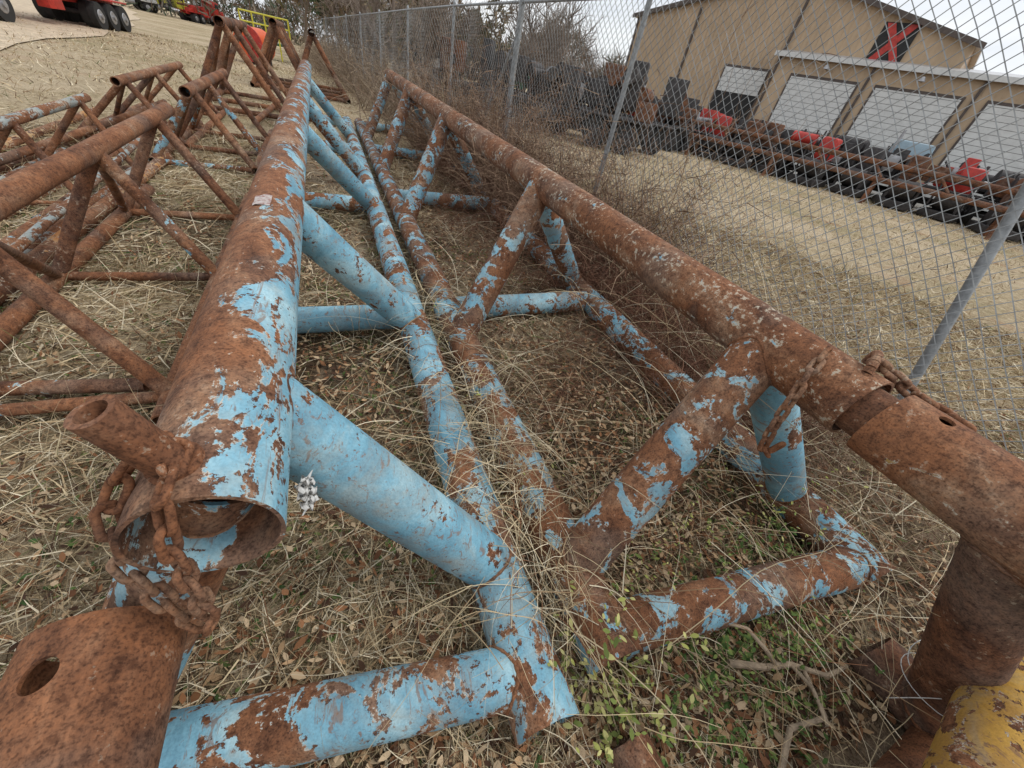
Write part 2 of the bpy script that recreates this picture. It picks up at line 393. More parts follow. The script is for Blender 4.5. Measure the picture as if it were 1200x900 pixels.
chain('rusty_chain',[(-.262,.50,1.085),(-.270,.44,1.072),(-.278,.412,1.00),(-.284,.406,.90),(-.290,.404,.80),(-.300,.406,.715),(-.322,.415,.700),(-.343,.425,.745),(-.362,.44,.82),(-.374,.455,.91),(-.372,.49,.99),(-.335,.525,1.055),(-.29,.53,1.085)],M['rust'])
chain('rusty_chain',[(1.40,.52,1.11),(1.345,.50,1.06),(1.318,.48,.99),(1.315,.47,.90),(1.315,.46,.83),(1.325,.45,.76),(1.36,.44,.73),(1.39,.43,.78)],M['rust'],r=.0078,a0=.2)
chain('rusty_chain',[(1.50,.42,1.135),(1.56,.39,1.11),(1.60,.34,1.08),(1.61,.27,1.07),(1.61,.19,1.07)],M['rust'],r=.0095,w=.05,ll=.078)
mb=MB()
for a in range(10):
    a0=math.pi*a/10; a1=math.pi*(a+1)/10
    f=lambda q:(1.50+.065*math.cos(q),.44+.03*math.cos(q),1.10+.055*math.sin(q))
    mb.cyl(f(a0),f(a1),.014,M['rust'],10)
mb.out('chain_shackle')
# loose wire and vine strands wound round the tubes
def wound(name,c,ax,R,turns,pitch,r,mat,tail=.3):
    c=V(c);d,e1,e2=frame(V(ax)); pts=[]; n=int(turns*26); p0=random.random()*6
    for i in range(n+1):
        a=2*math.pi*i/26+p0; rr=R*(1.03+.10*abs(math.sin(a*.7+p0))+.05*math.sin(a*2.3))
        pts.append(c+d*(pitch*i/26+.02*math.sin(a*1.3))+e1*rr*math.cos(a)+e2*rr*math.sin(a))
    q=pts[-1]; dv=V((random.uniform(-1,1),random.uniform(-1,1),.2)).normalized()
    for i in range(1,10): pts.append(q+dv*(tail*i/9)+V((0,0,.25*tail*math.sin(i/9*3.0)-(i/9)**2*max(0,q.z-.05)*.8)))
    mb=MB()
    for a,b in zip(pts,pts[1:]): mb.cyl(a,b,r,mat,5)
    mb.out(name,None,None,3)
M['straw']=pl('dead_vine_bark',(.50,.40,.26),.8,.3,20,0,0)
M['vine']=pl('brown_vine_bark',(.22,.13,.08),.8,.3,20,0,0)
for i in range(15):
    y=random.uniform(.45,3.2); k=i%3
    cx=.435 if k==0 else .735
    wound('wound_vine',(cx,y,.13),(0,1,0),.112,random.uniform(.8,2.2),random.uniform(.05,.16),random.uniform(.0012,.0022),M['straw' if i%2 else 'vine'],.35)
wound('wound_vine',(.0,2.5,.14),(1,0,.0),.095,2.2,.07,.0018,M['straw'])
wound('wound_vine',(.9,.54,.32),(.62,.2,.75),.106,1.4,.16,.0014,M['straw'])
wound('wound_vine',(1.66,-.27,.42),(.26,-.3,-.75),.095,1.6,.12,.0015,M['white'])
wound('wound_vine',(1.3,.17,.12),(1,-.1,0),.095,1.8,.13,.0016,M['vine'])
wound('wound_vine',(2.0,.48,.3),(.3,0,-.9),.098,1.2,.12,.0014,M['vine'])
bm=bmesh.new(); R=.1150; rows=[]
for j in range(7):
    a=math.radians(70+j*5); rows.append([bm.verts.new((-.25+R*math.cos(a)*-1,1.76+.013*k*2+.004*math.sin(j*2),.971+R*math.sin(a)+.002*math.sin(k*2+j))) for k in range(6)])
for A,B in zip(rows,rows[1:]):
    for k in range(5): bm.faces.new((A[k],A[k+1],B[k+1],B[k]))
def stick():
    m,nt,b=newmat('faded_label'); v=coords(nt); n=noise(nt,v,40,4,.7)
    nt.links.new(ramp(nt,n,[(.42,(.25,.12,.10)),(.50,(.42,.36,.33)),(.7,(.5,.46,.43))]),b.inputs['Base Color']); return m
finish(bm,'paper_label',stick(),None,ang=3)
bm=bmesh.new(); bmesh.ops.create_grid(bm,x_segments=18,y_segments=22,size=.5)
for v in bm.verts:
    x,y=v.co.x,v.co.y
    v.co=V((-.128+.010*math.sin(y*19+x*9)+x*.02,.60+x*.03+.008*math.sin(y*30+x*25),.80+y*.10+.006*math.sin(x*28)))
finish(bm,'plastic_scrap',M['white'],None,ang=3)
# ---------------------------------------------------------------- chain link fence
FA=(3.35,-.087)
def fx(y): return FA[0]+FA[1]*y
def fence():
    e=empty('chain_link_fence'); H=2.44
    Y0,Y1=-2.5,38.0
    def lay(y,z):
        x=fx(y)+.05*math.sin(y*1.7)*math.sin(z*2.1)+.02*math.sin(y*4.3+z*3)
        return (x,y+.03*math.sin(z*2+y*.8),z+float(gz(fx(y),y))+.02*math.sin(y*1.1)*(z/H))
    P=[];F=[]
    def wire(y,z,dy,dz,n,r,o):
        base=len(P)
        for k in range(n+1):
            c=lay(y+dy*k/n,z+dz*k/n)
            for q in range(3):
                a=q*2.094+.5; P.append((c[0]+o+r*math.cos(a),c[1]+r*.7*math.sin(a)*(1 if dy*dz>0 else -1),c[2]-r*.7*math.sin(a)))
        for k in range(n):
            for q in range(3):
                a=base+3*k+q; b=base+3*k+(q+1)%3; F.append((a,b,b+3,a+3))
    for (a,b,p,r) in ((Y0,9.0,.086,.0029),(9.0,20.0,.14,.0036),(20.0,Y1,.35,.006)):
        y=a
        while y<b:
            z0=.04
            for sgn in (1,-1):
                ye=y+sgn*(H-z0); zt=H
                if ye>b and sgn>0 : zt=z0+(b-y); ye=b
                if ye<a and sgn<0 : zt=z0+(y-a); ye=a
                if zt-z0>.05: wire(y,z0,ye-y,zt-z0,12,r,.002*sgn)
            y+=p
        z=.04+p
        while z<H:
            wire(a,z,min(H-z,b-a),min(H-z,b-a),7,r,.002); wire(b,z,-min(H-z,b-a),min(H-z,b-a),7,r,-.002)
            z+=p
    me=bpy.data.meshes.new('wire_mesh'); me.from_pydata(P,[],F); me.materials.append(M['wire'])
    o=lk(bpy.data.objects.new('wire_mesh',me)); o.parent=e
    mb=MB()
    pys=[4.37,7.1,10,13.5,17,20.5,24,28,32,36]
    for y in pys:
        x=fx(y)+.05; g=float(gz(x,y)); big=abs(y-7.1)<.1
        r=.045 if big else .028
        mb.cyl((x,y,g-.1),(x,y,g+H+(.55 if big else .04)),r,M['galv'],16)
        mb.cyl((x,y,g+H+(.55 if big else .04)),(x,y,g+H+(.6 if big else .09)),r*1.15,M['galv'],16,r*.4)
    for a,b in zip([-3,-1,1.6]+pys,[-1,1.6]+pys):
        za=float(gz(fx(a),a))+H;zb=float(gz(fx(b),b))+H
        mb.cyl((fx(a)+.04,a,za),(fx(b)+.04,b,zb),.019,M['galv'],12)
    mb.cyl((3.36,.57,-.1),(3.42,1.05,1.7),.029,M['galv'],18)
    mb.cyl((3.42,1.05,1.7),(3.42,1.15,2.44),.029,M['galv'],18)
    mb.cyl((fx(7.1)+.05,7.1,2.2),(fx(8.6)+.05,8.6,.3),.022,M['galv'],12)
    mb.out('posts_and_rail',e)
fence()
# ---------------------------------------------------------------- ribbons (grass, stems)
def ribbons(name,base,az,el,L,W,droop,col,segs=2,mat=None,tip=.15,curl=None,wiggle=0):
    n=len(base); s=np.linspace(0,1,segs+1)[None,:,None]
    h=np.stack([np.cos(az),np.sin(az),np.zeros(n)],-1)[:,None,:]; sd=np.stack([-np.sin(az),np.cos(az),np.zeros(n)],-1)[:,None,:]
    L_=L[:,None,None]; e=el[:,None,None]; dr=droop[:,None,None]
    c=base[:,None,:]+h*(L_*np.cos(e)*s)+np.array([0,0,1.])*(L_*(np.sin(e)*s-dr*s*s))
    if curl is not None: c=c+sd*(L_*curl[:,None,None]*s*s)
    if wiggle:
        ph=RNG.random(n)[:,None,None]*6.28
        c=c+sd*(L_*wiggle*np.sin(s*9+ph)*s)+np.array([0,0,1.])*(L_*wiggle*.7*np.cos(s*7+ph)*s)
    if tip>=0: prof=1-(1-tip)*s
    else: prof=np.sin(np.pi*np.clip(s*.92+.04,0,1))
    w=W[:,None,None]*prof/2
    tw=(RNG.random(n)*math.pi)[:,None,None]
    if tip<0: tw=tw*.35-.5
    sv=sd*np.cos(tw)+np.array([0,0,1.])*np.sin(tw)
    v=np.stack([c-sv*w,c+sv*w],2).reshape(-1,3)
    k=segs+1; b0=(np.arange(n)*k*2)[:,None]+(np.arange(segs)*2)[None,:]
    q=np.stack([b0,b0+1,b0+3,b0+2],-1).reshape(-1)
    me=bpy.data.meshes.new(name); me.vertices.add(len(v)); me.vertices.foreach_set('co',v.astype(np.float32).ravel())
    nf=n*segs; me.loops.add(nf*4); me.loops.foreach_set('vertex_index',q.astype(np.int32)); me.polygons.add(nf)
    me.polygons.foreach_set('loop_start',np.arange(0,nf*4,4,dtype=np.int32))
    me.polygons.foreach_set('loop_total',np.full(nf,4,np.int32)); me.update(calc_edges=True)
    a=me.attributes.new('Col','FLOAT_COLOR','POINT'); cc=np.ones((len(v),4),np.float32); cc[:,:3]=np.repeat(col,k*2,axis=0)
    a.data.foreach_set('color',cc.ravel()); me.materials.append(mat or M['veg'])
    return lk(bpy.data.objects.new(name,me))
PAL=np.array([(.53,.43,.27),(.41,.31,.185),(.26,.175,.10),(.09,.055,.034),(.68,.60,.44),(.12,.14,.05),(.20,.095,.05)])
def pick(n,p): 
    p=np.array(p,float);p/=p.sum(); c=PAL[RNG.choice(len(PAL),n,p=p)]; return c*(.7+.6*RNG.random((n,1)))
def near_grass(n,rmax,name):
    r=.25+(rmax-.25)*RNG.random(n)**1.15; a=RNG.uniform(-1.6,1.6,n)
    x=r*np.sin(a)+.3; y=r*np.cos(a)-.3
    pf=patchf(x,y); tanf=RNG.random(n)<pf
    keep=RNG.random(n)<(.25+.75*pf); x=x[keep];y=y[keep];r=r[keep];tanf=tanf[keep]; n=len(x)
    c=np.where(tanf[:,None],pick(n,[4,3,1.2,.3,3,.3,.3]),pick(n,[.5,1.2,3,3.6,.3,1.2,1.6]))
    L=RNG.uniform(.03,.15,n)*(1+.12*r)*np.where(tanf,1.25,.75); W=RNG.uniform(.0014,.0050,n)*(1+.3*r)
    b=np.stack([x,y,gz(x,y)-.002+RNG.random(n)**2*.035],-1)
    ribbons(name,b,RNG.uniform(0,6.28,n),RNG.uniform(-.05,.75,n)*np.where(RNG.random(n)<.75,.6,1.7),L,W,RNG.uniform(.0,.5,n),c,2,curl=RNG.normal(0,.25,n))
near_grass(230000,9,'dry_grass')
def far_grass(n):
    r=8+26*RNG.random(n)**1.3; a=RNG.uniform(-.9,1.35,n); x=r*np.sin(a); y=r*np.cos(a)
    c=pick(n,[4,3,1.8,1,3,.8,.2])
    ribbons('dry_grass_field',np.stack([x,y,gz(x,y)-.01],-1),RNG.uniform(0,6.28,n),RNG.uniform(.2,1.2,n),RNG.uniform(.06,.22,n),RNG.uniform(.008,.02,n)*(r/12),RNG.uniform(0,.6,n),c,1)
far_grass(55000)
def litter(n):
    r=.2+5.5*RNG.random(n)**1.1; a=RNG.uniform(-1.6,1.6,n); x=r*np.sin(a)+.6; y=r*np.cos(a)-.3
    k=RNG.random(n)<(1.15-patchf(x,y)); x=x[k];y=y[k];n=len(x)
    c=np.array([(.26,.125,.06),(.15,.070,.036),(.38,.25,.14),(.07,.038,.024),(.48,.36,.23)])[RNG.integers(0,5,n)]*(.7+.6*RNG.random((n,1)))
    ribbons('leaf_litter',np.stack([x,y,gz(x,y)+.005+RNG.random(n)*.035],-1),RNG.uniform(0,6.28,n),RNG.uniform(-.2,.6,n),RNG.uniform(.018,.055,n),RNG.uniform(.010,.026,n),RNG.uniform(-.3,.6,n),c,3,tip=-1)
litter(38000)
def clumps(name,cx,n,LL=(.15,.4),spread=.1,cols=(4,3,1,.3,3,.2,.3),W=(.002,.004)):
    cx=np.array(cx); i=RNG.integers(0,len(cx),n); x=cx[i,0]+RNG.normal(0,spread,n); y=cx[i,1]+RNG.normal(0,spread,n)
    ribbons(name,np.stack([x,y,gz(x,y)],-1),RNG.uniform(0,6.28,n),RNG.uniform(.5,1.5,n),RNG.uniform(*LL,n),RNG.uniform(*W,n),RNG.uniform(.1,.8,n),pick(n,cols),5,curl=RNG.normal(0,.15,n))
cl=[(RNG.uniform(-3.6,3.0),RNG.uniform(.3,8)) for _ in range(170)]
clumps('grass_tufts',cl,9000,spread=.09)
cl=[(RNG.uniform(3.3,8.5),RNG.uniform(.3,12)) for _ in range(220)]
clumps('grass_tufts',cl,8000,(.1,.3),.13,(4,3,2,1,3,2,.3),(.004,.008))
def straws(n,x0,x1,y0,y1,name,L=(.25,.9),z=(.0,.22),W=(.002,.004),p=(5,3,1.2,.3,4,0,.6),el=(-.1,.8)):
    x=RNG.uniform(x0,x1,n);y=RNG.uniform(y0,y1,n)
    ribbons(name,np.stack([x,y,gz(x,y)+RNG.uniform(*z,n)],-1),RNG.uniform(0,6.28,n),RNG.uniform(*el,n),RNG.uniform(*L,n),RNG.uniform(*W,n),RNG.uniform(.2,.75,n),pick(n,p),10,curl=RNG.normal(0,.35,n),tip=.5,wiggle=.03)
straws(560,.30,.9,.2,3.0,'tangled_dead_vines',(.25,.75),(.1,.26),(.0025,.0045))
straws(520,.48,.72,.3,1.5,'tangled_dead_vines',(.12,.45),(.14,.27),(.002,.004),(4,3,2,1,3,0,1.5))
straws(1000,-.8,2.4,-.3,5,'tangled_dead_vines',(.2,.8),(.0,.08),(.002,.0045))
straws(600,-3.5,-.8,.2,5,'tangled_dead_vines',(.15,.5),(.0,.06))
straws(320,.5,2.6,-.4,1.2,'tangled_dead_vines',(.4,1.1),(.05,.25),(.0022,.004),el=(.2,1.0))
straws(220,1.9,3.3,.0,3,'tangled_dead_vines',(.5,1.5),(.1,.3),(.0025,.005),el=(.5,1.2))
def brush(name,cents,nst,ntw,L=(.4,1.2),spread=.25,colA=(.13,.065,.045),colB=(.24,.15,.10),W=.004,tw=.6):
    c=np.array(cents); i=RNG.integers(0,len(c),nst)
    x=c[i,0]+RNG.normal(0,spread,nst); y=c[i,1]+RNG.normal(0,spread,nst)
    az=RNG.uniform(0,6.28,nst); el=RNG.uniform(.6,1.5,nst); LL=RNG.uniform(*L,nst)*c[i,2]; dr=RNG.uniform(0,.6,nst)
    base=np.stack([x,y,gz(x,y)],-1)
    A=np.array(colA);B=np.array(colB)
    e=empty(name)
    t=RNG.random((nst,1)); o=ribbons('stems',base,az,el,LL,np.full(nst,W),dr,A*(1-t)+B*t,6,tip=.4,wiggle=.03); o.parent=e
    j=RNG.integers(0,nst,ntw); s=RNG.uniform(.2,1,ntw)
    h=np.stack([np.cos(az[j]),np.sin(az[j])],-1)
    p=base[j].copy(); p[:,:2]+=h*(LL[j]*np.cos(el[j])*s)[:,None]; p[:,2]+=LL[j]*(np.sin(el[j])*s-dr[j]*s*s)
    t=RNG.random((ntw,1)); o=ribbons('twigs',p,RNG.uniform(0,6.28,ntw),RNG.uniform(-.3,1.2,ntw),RNG.uniform(.05,.28,ntw),np.full(ntw,W*tw),RNG.uniform(-.1,.5,ntw),A*(1-t)+B*t,3,tip=.5,wiggle=.04); o.parent=e
RB=((.09,.04,.028),(.25,.135,.085))
cs=[(RNG.uniform(2.3,2.95)-.04*y,y,RNG.uniform(.5,.95)) for y in np.linspace(.9,9.5,46)]
brush('dead_brush',cs,3600,22000,(.35,1.1),.2,*RB,W=.007)
cs=[(fx(y)-.2+RNG.normal(0,.28),y,RNG.uniform(.9,1.5)) for y in np.linspace(3.0,10,36)]
brush('dead_brush',cs,2900,25000,(.7,1.8),.22,(.11,.06,.045),(.36,.25,.165),W=.009,tw=.7)
cs=[(fx(y)+RNG.normal(.3,.5),y,RNG.uniform(1.0,1.9)) for y in np.linspace(9,40,70)]
brush('fence_line_brush',cs,4600,28000,(.7,1.8),.5,(.13,.09,.065),(.38,.30,.21),W=.016)
cs=[(2.6,.9,.6),(2.8,1.6,.5),(2.5,.2,.5),(3.0,.5,.7),(2.9,2.5,.8),(3.3,1.8,.9),(3.2,1.1,.7)]
brush('dead_brush',cs,360,2600,(.5,1.5),.25,(.16,.09,.06),(.38,.29,.2),W=.0045)
cs=[(1.7+RNG.normal(0,.45),RNG.uniform(.6,6),.4) for _ in range(30)]
brush('dead_brush',cs,1100,7000,(.3,.9),.25,*RB,W=.0035)
clumps('orange_broomsedge',[(2.45,9.0),(2.3,9.5),(2.6,8.6)],900,(1.0,1.8),.14,(1,1,0,0,0,0,3),(.008,.014))
def weeds(name,spots,nst,nl,H=(.08,.3),col=((.22,.26,.06),(.10,.16,.04),(.33,.34,.12)),ls=(.014,.032)):
    sp=np.array(spots); i=RNG.integers(0,len(sp),nst); x=sp[i,0]+RNG.normal(0,1,nst)*sp[i,2]; y=sp[i,1]+RNG.normal(0,1,nst)*sp[i,2]
    base=np.stack([x,y,gz(x,y)],-1); az=RNG.uniform(0,6.28,nst); el=RNG.uniform(.5,1.5,nst); L=RNG.uniform(*H,nst)*sp[i,3]; dr=RNG.uniform(0,.3,nst)
    e=empty(name)
    o=ribbons('stems',base,az,el,L,np.full(nst,.0024),dr,np.tile(np.array([[.16,.12,.05]]),(nst,1)),4); o.parent=e
    j=RNG.integers(0,nst,nl); s=RNG.uniform(.15,1,nl); h=np.stack([np.cos(az[j]),np.sin(az[j])],-1)
    p=base[j].copy(); p[:,:2]+=h*(L[j]*np.cos(el[j])*s)[:,None]; p[:,2]+=L[j]*(np.sin(el[j])*s-dr[j]*s*s)
    C=np.array(col)[RNG.integers(0,len(col),nl)]*(.7+.6*RNG.random((nl,1)))
    ll=RNG.uniform(*ls,nl)
    o=ribbons('leaves',p,RNG.uniform(0,6.28,nl),RNG.uniform(-.3,.8,nl),ll,ll*.5,RNG.uniform(0,.4,nl),C,4,tip=-1); o.parent=e
YG=((.30,.31,.09),(.16,.20,.055),(.42,.40,.16))
weeds('green_weed',[(.69,.22,.035,1.6),(.72,.13,.045,1.4),(.68,.03,.045,1.1)],70,400,(.15,.38),YG,(.016,.034))
weeds('green_weed',[(1.35,.12,.14,.8),(1.5,0,.12,.7),(1.15,.0,.15,.6),(1.7,.2,.15,.8),(1.0,-.15,.12,.6),(2.0,.25,.12,1.0)],460,2900,(.05,.28),((.10,.16,.045),(.06,.11,.03),(.19,.24,.07)),(.012,.028))
weeds('climbing_vine',[(.60,.9,.06,1),(.58,1.5,.08,1),(.6,2.2,.1,1),(1.9,.5,.1,1.2),(1.4,.4,.1,1),(1.05,.35,.12,.8),(2.05,.45,.06,1.6)],150,560,(.15,.45),YG,(.010,.024))
weeds('low_green_weeds',[(RNG.uniform(-2.5,2.2),RNG.uniform(-.2,5),.14,.35) for _ in range(70)],2600,9500,(.05,.22),((.08,.12,.035),(.045,.08,.025),(.15,.17,.06)),(.012,.028))
M['stick']=pl('weathered_wood',(.34,.26,.18),.9,.3,30)
mb=MB()
def stick_path(pts,r):
    for k,(a,b) in enumerate(zip(pts,pts[1:])): mb.cyl(a,b,r*(1-.12*k),M['stick'],8,r*(1-.12*(k+1)))
stick_path([(1.20,.0,.05),(1.32,-.06,.07),(1.45,-.09,.05),(1.56,-.17,.06),(1.7,-.18,.04)],.014)
stick_path([(1.38,-.08,.06),(1.33,-.02,.12),(1.30,.06,.14),(1.24,.1,.13)],.009)
stick_path([(1.1,-.3,.05),(1.25,-.22,.07),(1.42,-.25,.06),(1.5,-.1,.05)],.011)
stick_path([(1.45,-.09,.05),(1.42,-.17,.1),(1.36,-.26,.11)],.007)
stick_path([(-.75,.9,.03),(-.95,1.2,.04),(-1.0,1.5,.03)],.006)
mb.out('fallen_branch')
# ---------------------------------------------------------------- trees
def tree_mesh(name,seed,h=8,leafy=0,leafcol=((.14,.11,.05),)):
    rd=random.Random(seed); segs=[]; tips=[]
    def br(p,d,l,r,dep):
        n=3
        for k in range(n):
            d=(d+V((rd.gauss(0,.12),rd.gauss(0,.12),rd.gauss(.03,.08)))).normalized()
            q=p+d*(l/n); segs.append((p,q,r*(1-.25*k/n),r*(1-.25*(k+1)/n))); p=q
            if dep>0 and k>0:
                for _ in range(1 if dep>4 else 2):
                    if rd.random()<.8:
                        a=V((rd.gauss(0,1),rd.gauss(0,1),rd.gauss(.3,.5))).normalized()
                        br(p,(d*.6+a*.75).normalized(),l*rd.uniform(.5,.75),r*.55,dep-1)
        if dep>0: br(p,(d+V((rd.gauss(0,.2),rd.gauss(0,.2),0))).normalized(),l*.75,r*.7,dep-1)
        else: tips.append((p,d))
    br(V((0,0,-.2)),V((0,0,1)),h*.32,h*.018,4)
    P=[];F=[]
    for a,b,r0,r1 in segs:
        d,e1,e2=frame(b-a); r0=max(r0,.014);r1=max(r1,.012); base=len(P)
        for c,r in ((a,r0),(b,r1)):
            for k in range(3): P.append(tuple(c+e1*(r*math.cos(k*2.094))+e2*(r*math.sin(k*2.094))))
        for k in range(3): F.append((base+k,base+(k+1)%3,base+3+(k+1)%3,base+3+k))
    cols=[(.20,.16,.13)]*len(P)
    for p,d in tips:
        for _ in range(3+leafy):
            a=(d*.8+V((rd.gauss(0,.6),rd.gauss(0,.6),rd.gauss(0,.5)))).normalized()*rd.uniform(.25,.6)
            s=a.cross(V((rd.random(),rd.random(),rd.random()))).normalized()*(.009 if not leafy or rd.random()<.3 else rd.uniform(.04,.10))
            base=len(P); P+= [tuple(p-s),tuple(p+s),tuple(p+a+s*.6),tuple(p+a-s*.6)]; F.append((base,base+1,base+2,base+3))
            c=rd.choice(leafcol) if abs(s.length)>.02 else (.26,.21,.17); k=rd.uniform(.7,1.3); cols+=[tuple(x*k for x in c)]*4
    me=bpy.data.meshes.new(name); me.from_pydata(P,[],F)
    a=me.attributes.new('Col','FLOAT_COLOR','POINT'); a.data.foreach_set('color',np.array([(*c,1) for c in cols],np.float32).ravel())
    me.materials.append(M['bark']); return me
TM=[tree_mesh('bare_tree_mesh',s,h) for s,h in ((1,8),(2,7),(3,9))]
TL=[tree_mesh('brown_leaf_tree_mesh',s,h,5,((.20,.14,.08),(.26,.20,.11),(.13,.13,.07))) for s,h in ((5,7),(6,8))]
TG=[tree_mesh('evergreen_tree_mesh',s,h,9,((.06,.085,.04),(.08,.11,.05))) for s,h in ((8,6),)]
def put(me,name,x,y,s):
    o=lk(bpy.data.objects.new(name,me)); o.location=(x,y,float(gz(x,y))); o.rotation_euler=(0,0,random.random()*6.28); o.scale=(s,s,s*random.uniform(.85,1.1))
for i in range(34):
    y=random.uniform(19,48); x=fx(y)+random.uniform(1.0,4.5)+max(0,(y-20))*random.uniform(0,.30)
    put(random.choice(TM+TL+TM),'bare_tree',x,y,random.uniform(.45,.95))
for (x,y,s,k) in [(15,34,.95,0),(18,38,1,1),(21,40,1.1,2),(13,30,.7,1),(17,33,.9,2),(22,46,1.1,0),(11,27,.6,1),(24,52,1.2,2),(14,28,.6,0),(17,30,.6,1)]:
    put(TM[k],'bare_tree',x,y,s)
for (x,y,s) in [(12,36,.9),(16,45,1.1),(20,50,1.1),(1.5,44,1),(-1,50,1.2)]:
    put(random.choice(TG+TL),'leafy_tree',x,y,s)
def treeline():
    n=45000; a=RNG.uniform(-1.0,1.5,n); r=RNG.uniform(85,125,n)
    x=r*np.sin(a); y=r*np.cos(a); H=7+2.5*np.sin(a*17)+1.8*np.sin(a*43+1)+1.2*np.sin(a*91)+(r-85)*.06
    z=RNG.random(n)**.8*H
    C=np.array([(.17,.14,.11),(.23,.19,.145),(.10,.11,.07),(.14,.10,.075),(.06,.08,.05)])[RNG.integers(0,5,n)]*(.7+.6*RNG.random((n,1)))
    ribbons('distant_treeline',np.stack([x,y,z],-1),RNG.uniform(0,6.28,n),RNG.uniform(.3,1.5,n),RNG.uniform(.8,2.6,n),RNG.uniform(.1,.4,n),RNG.uniform(0,.2,n),C,1)
treeline()
# ---------------------------------------------------------------- building
def building():
    e=empty('metal_workshop_building')
    A=V((31.7,25.9,0)); u=V((-.404,.915,0)).normalized(); n=V((-.915,-.404,0)).normalized(); g=.15
    W=lambda t,o,z:A+u*t+n*o+V((0,0,z+g))
    def bx(mb,t0,t1,o0,o1,z0,z1,m):
        p=[W(t0,o0,z0),W(t1,o0,z0),W(t1,o0,z1),W(t0,o0,z1)]; mb.poly(p,m,n*(o1-o0))
    D=-36
    tl,tr,zl,za=13.9,-9.0,7.75,10.4; tm=(tl+tr)/2
    mb=MB()
    mb.poly([W(tr,0,-.3),W(tl,0,-.3),W(tl,0,zl),W(tm,0,za),W(tr,0,zl)],M['tan'],n*D)
    bx(mb,-40,.6,-8,1.8,-.3,6.15,M['tan'])
    t=tr+.15
    while t<tl-.1:
        zt=zl+(za-zl)*(1-abs(t-tm)/(tl-tm))-.06
        if t>.75: bx(mb,t,t+.05,.0,.035,-.2,zt,M['tan'])
        else: bx(mb,t,t+.05,.0,.035,6.5,zt,M['tan'])
        t+=.3
    t=-39.9
    while t<.5:
        bx(mb,t,t+.05,1.8,1.835,5.5,6.1,M['tan'])
        t+=.3
    mb.out('walls',e,ang=.3)
    mb=MB()
    for (ta,zA,tb,zB) in ((tl+.35,zl-.08,tm,za),(tm,za,tr-.35,zl-.08)):
        mb.poly([W(ta,.35,zA+.02),W(tb,.35,zB+.02),W(tb,.35,zB+.2),W(ta,.35,zA+.2)],M['roofm'],n*(D-.7))
    mb.poly([W(-40.3,2.1,6.16),W(.9,2.1,6.16),W(.9,2.1,6.34),W(-40.3,2.1,6.34)],M['roofm'],n*-2.6+V((0,0,.5)))
    mb.out('roof',e,ang=.3)
    mb=MB()
    bx(mb,-40.4,.95,2.1,2.2,6.1,6.36,M['white'])
    for (ta,zA,tb,zB) in ((tl+.4,zl-.1,tm,za),(tm,za,tr-.4,zl-.1)):
        mb.poly([W(ta,.36,zA-.05),W(tb,.36,zB-.05),W(tb,.36,zB+.22),W(ta,.36,zA+.22)],M['trim'],n*.06)
    bx(mb,tl-.12,tl+.05,.0,.07,0,zl,M['trim']); bx(mb,.5,.66,1.8,1.88,0,6.1,M['trim'])
    bx(mb,8.4,8.55,.04,.14,0,8.6,M['trim']); bx(mb,1.0,1.15,.04,.16,0,9.8,M['trim'])
    for t in (-5.15,-10.6,-16.1,-21.5,-27): bx(mb,t-.07,t+.07,1.83,1.95,0,6.1,M['trim'])
    mb.out('trim_and_downspouts',e,ang=.3)
    mb=MB()
    def door(t0,t1,o,z0,z1):
        bx(mb,t0-.12,t1+.12,o+.002,o+.05,0,z1+.14,M['trim'])
        z=z0
        while z<z1-.05:
            bx(mb,t0,t1,o+.055,o+.095,z,min(z+.30,z1)-.02,M['white']); z+=.30
    for a,b in ((-4.7,-.7),(-10.1,-5.8),(-15.6,-11.3),(-21.1,-16.8),(-26.6,-22.3)): door(a,b,1.83,0,5.2)
    door(1.5,4.75,.035,3.9,5.4)
    bx(mb,1.5,4.75,.09,.10,0,3.88,M['black'])  # flat black panel paints the shaded opening under the half-raised door
    mb.out('roll_up_doors',e,ang=.3)
    mb=MB(); c0=-5.0; zc=7.55
    bx(mb,c0-.95,c0+.95,.04,.12,zc-.95,zc+.95,M['black'])
    for s,m in ((1,M['red']),(-1,M['red'])):
        o=.125 if s>0 else .150
        mb.poly([W(c0+s*.85,o,zc-.9),W(c0+s*.4,o,zc-.9),W(c0-s*.85,o,zc+.9),W(c0-s*.4,o,zc+.9)],m,n*.03)
    mb.out('logo_sign',e,ang=.3)
    mb=MB()
    for t in (-2.6,-7.8,-13.3): 
        mb.cyl(W(t,1.9,5.75),W(t,2.3,5.9),.05,M['dark'],8); mb.cyl(W(t,2.3,5.92),W(t,2.3,5.7),.08,M['chrome'],12,.2)
    mb.out('wall_lamps',e)
    mb=MB(); mb.poly([W(-42,1.7,.02),W(16,1.7,.02),W(16,9,-.02),W(-42,9,-.02)],M['conc'],V((0,0,-.1))); mb.out('concrete_apron')
    return A,u,n
A,u,n=building()
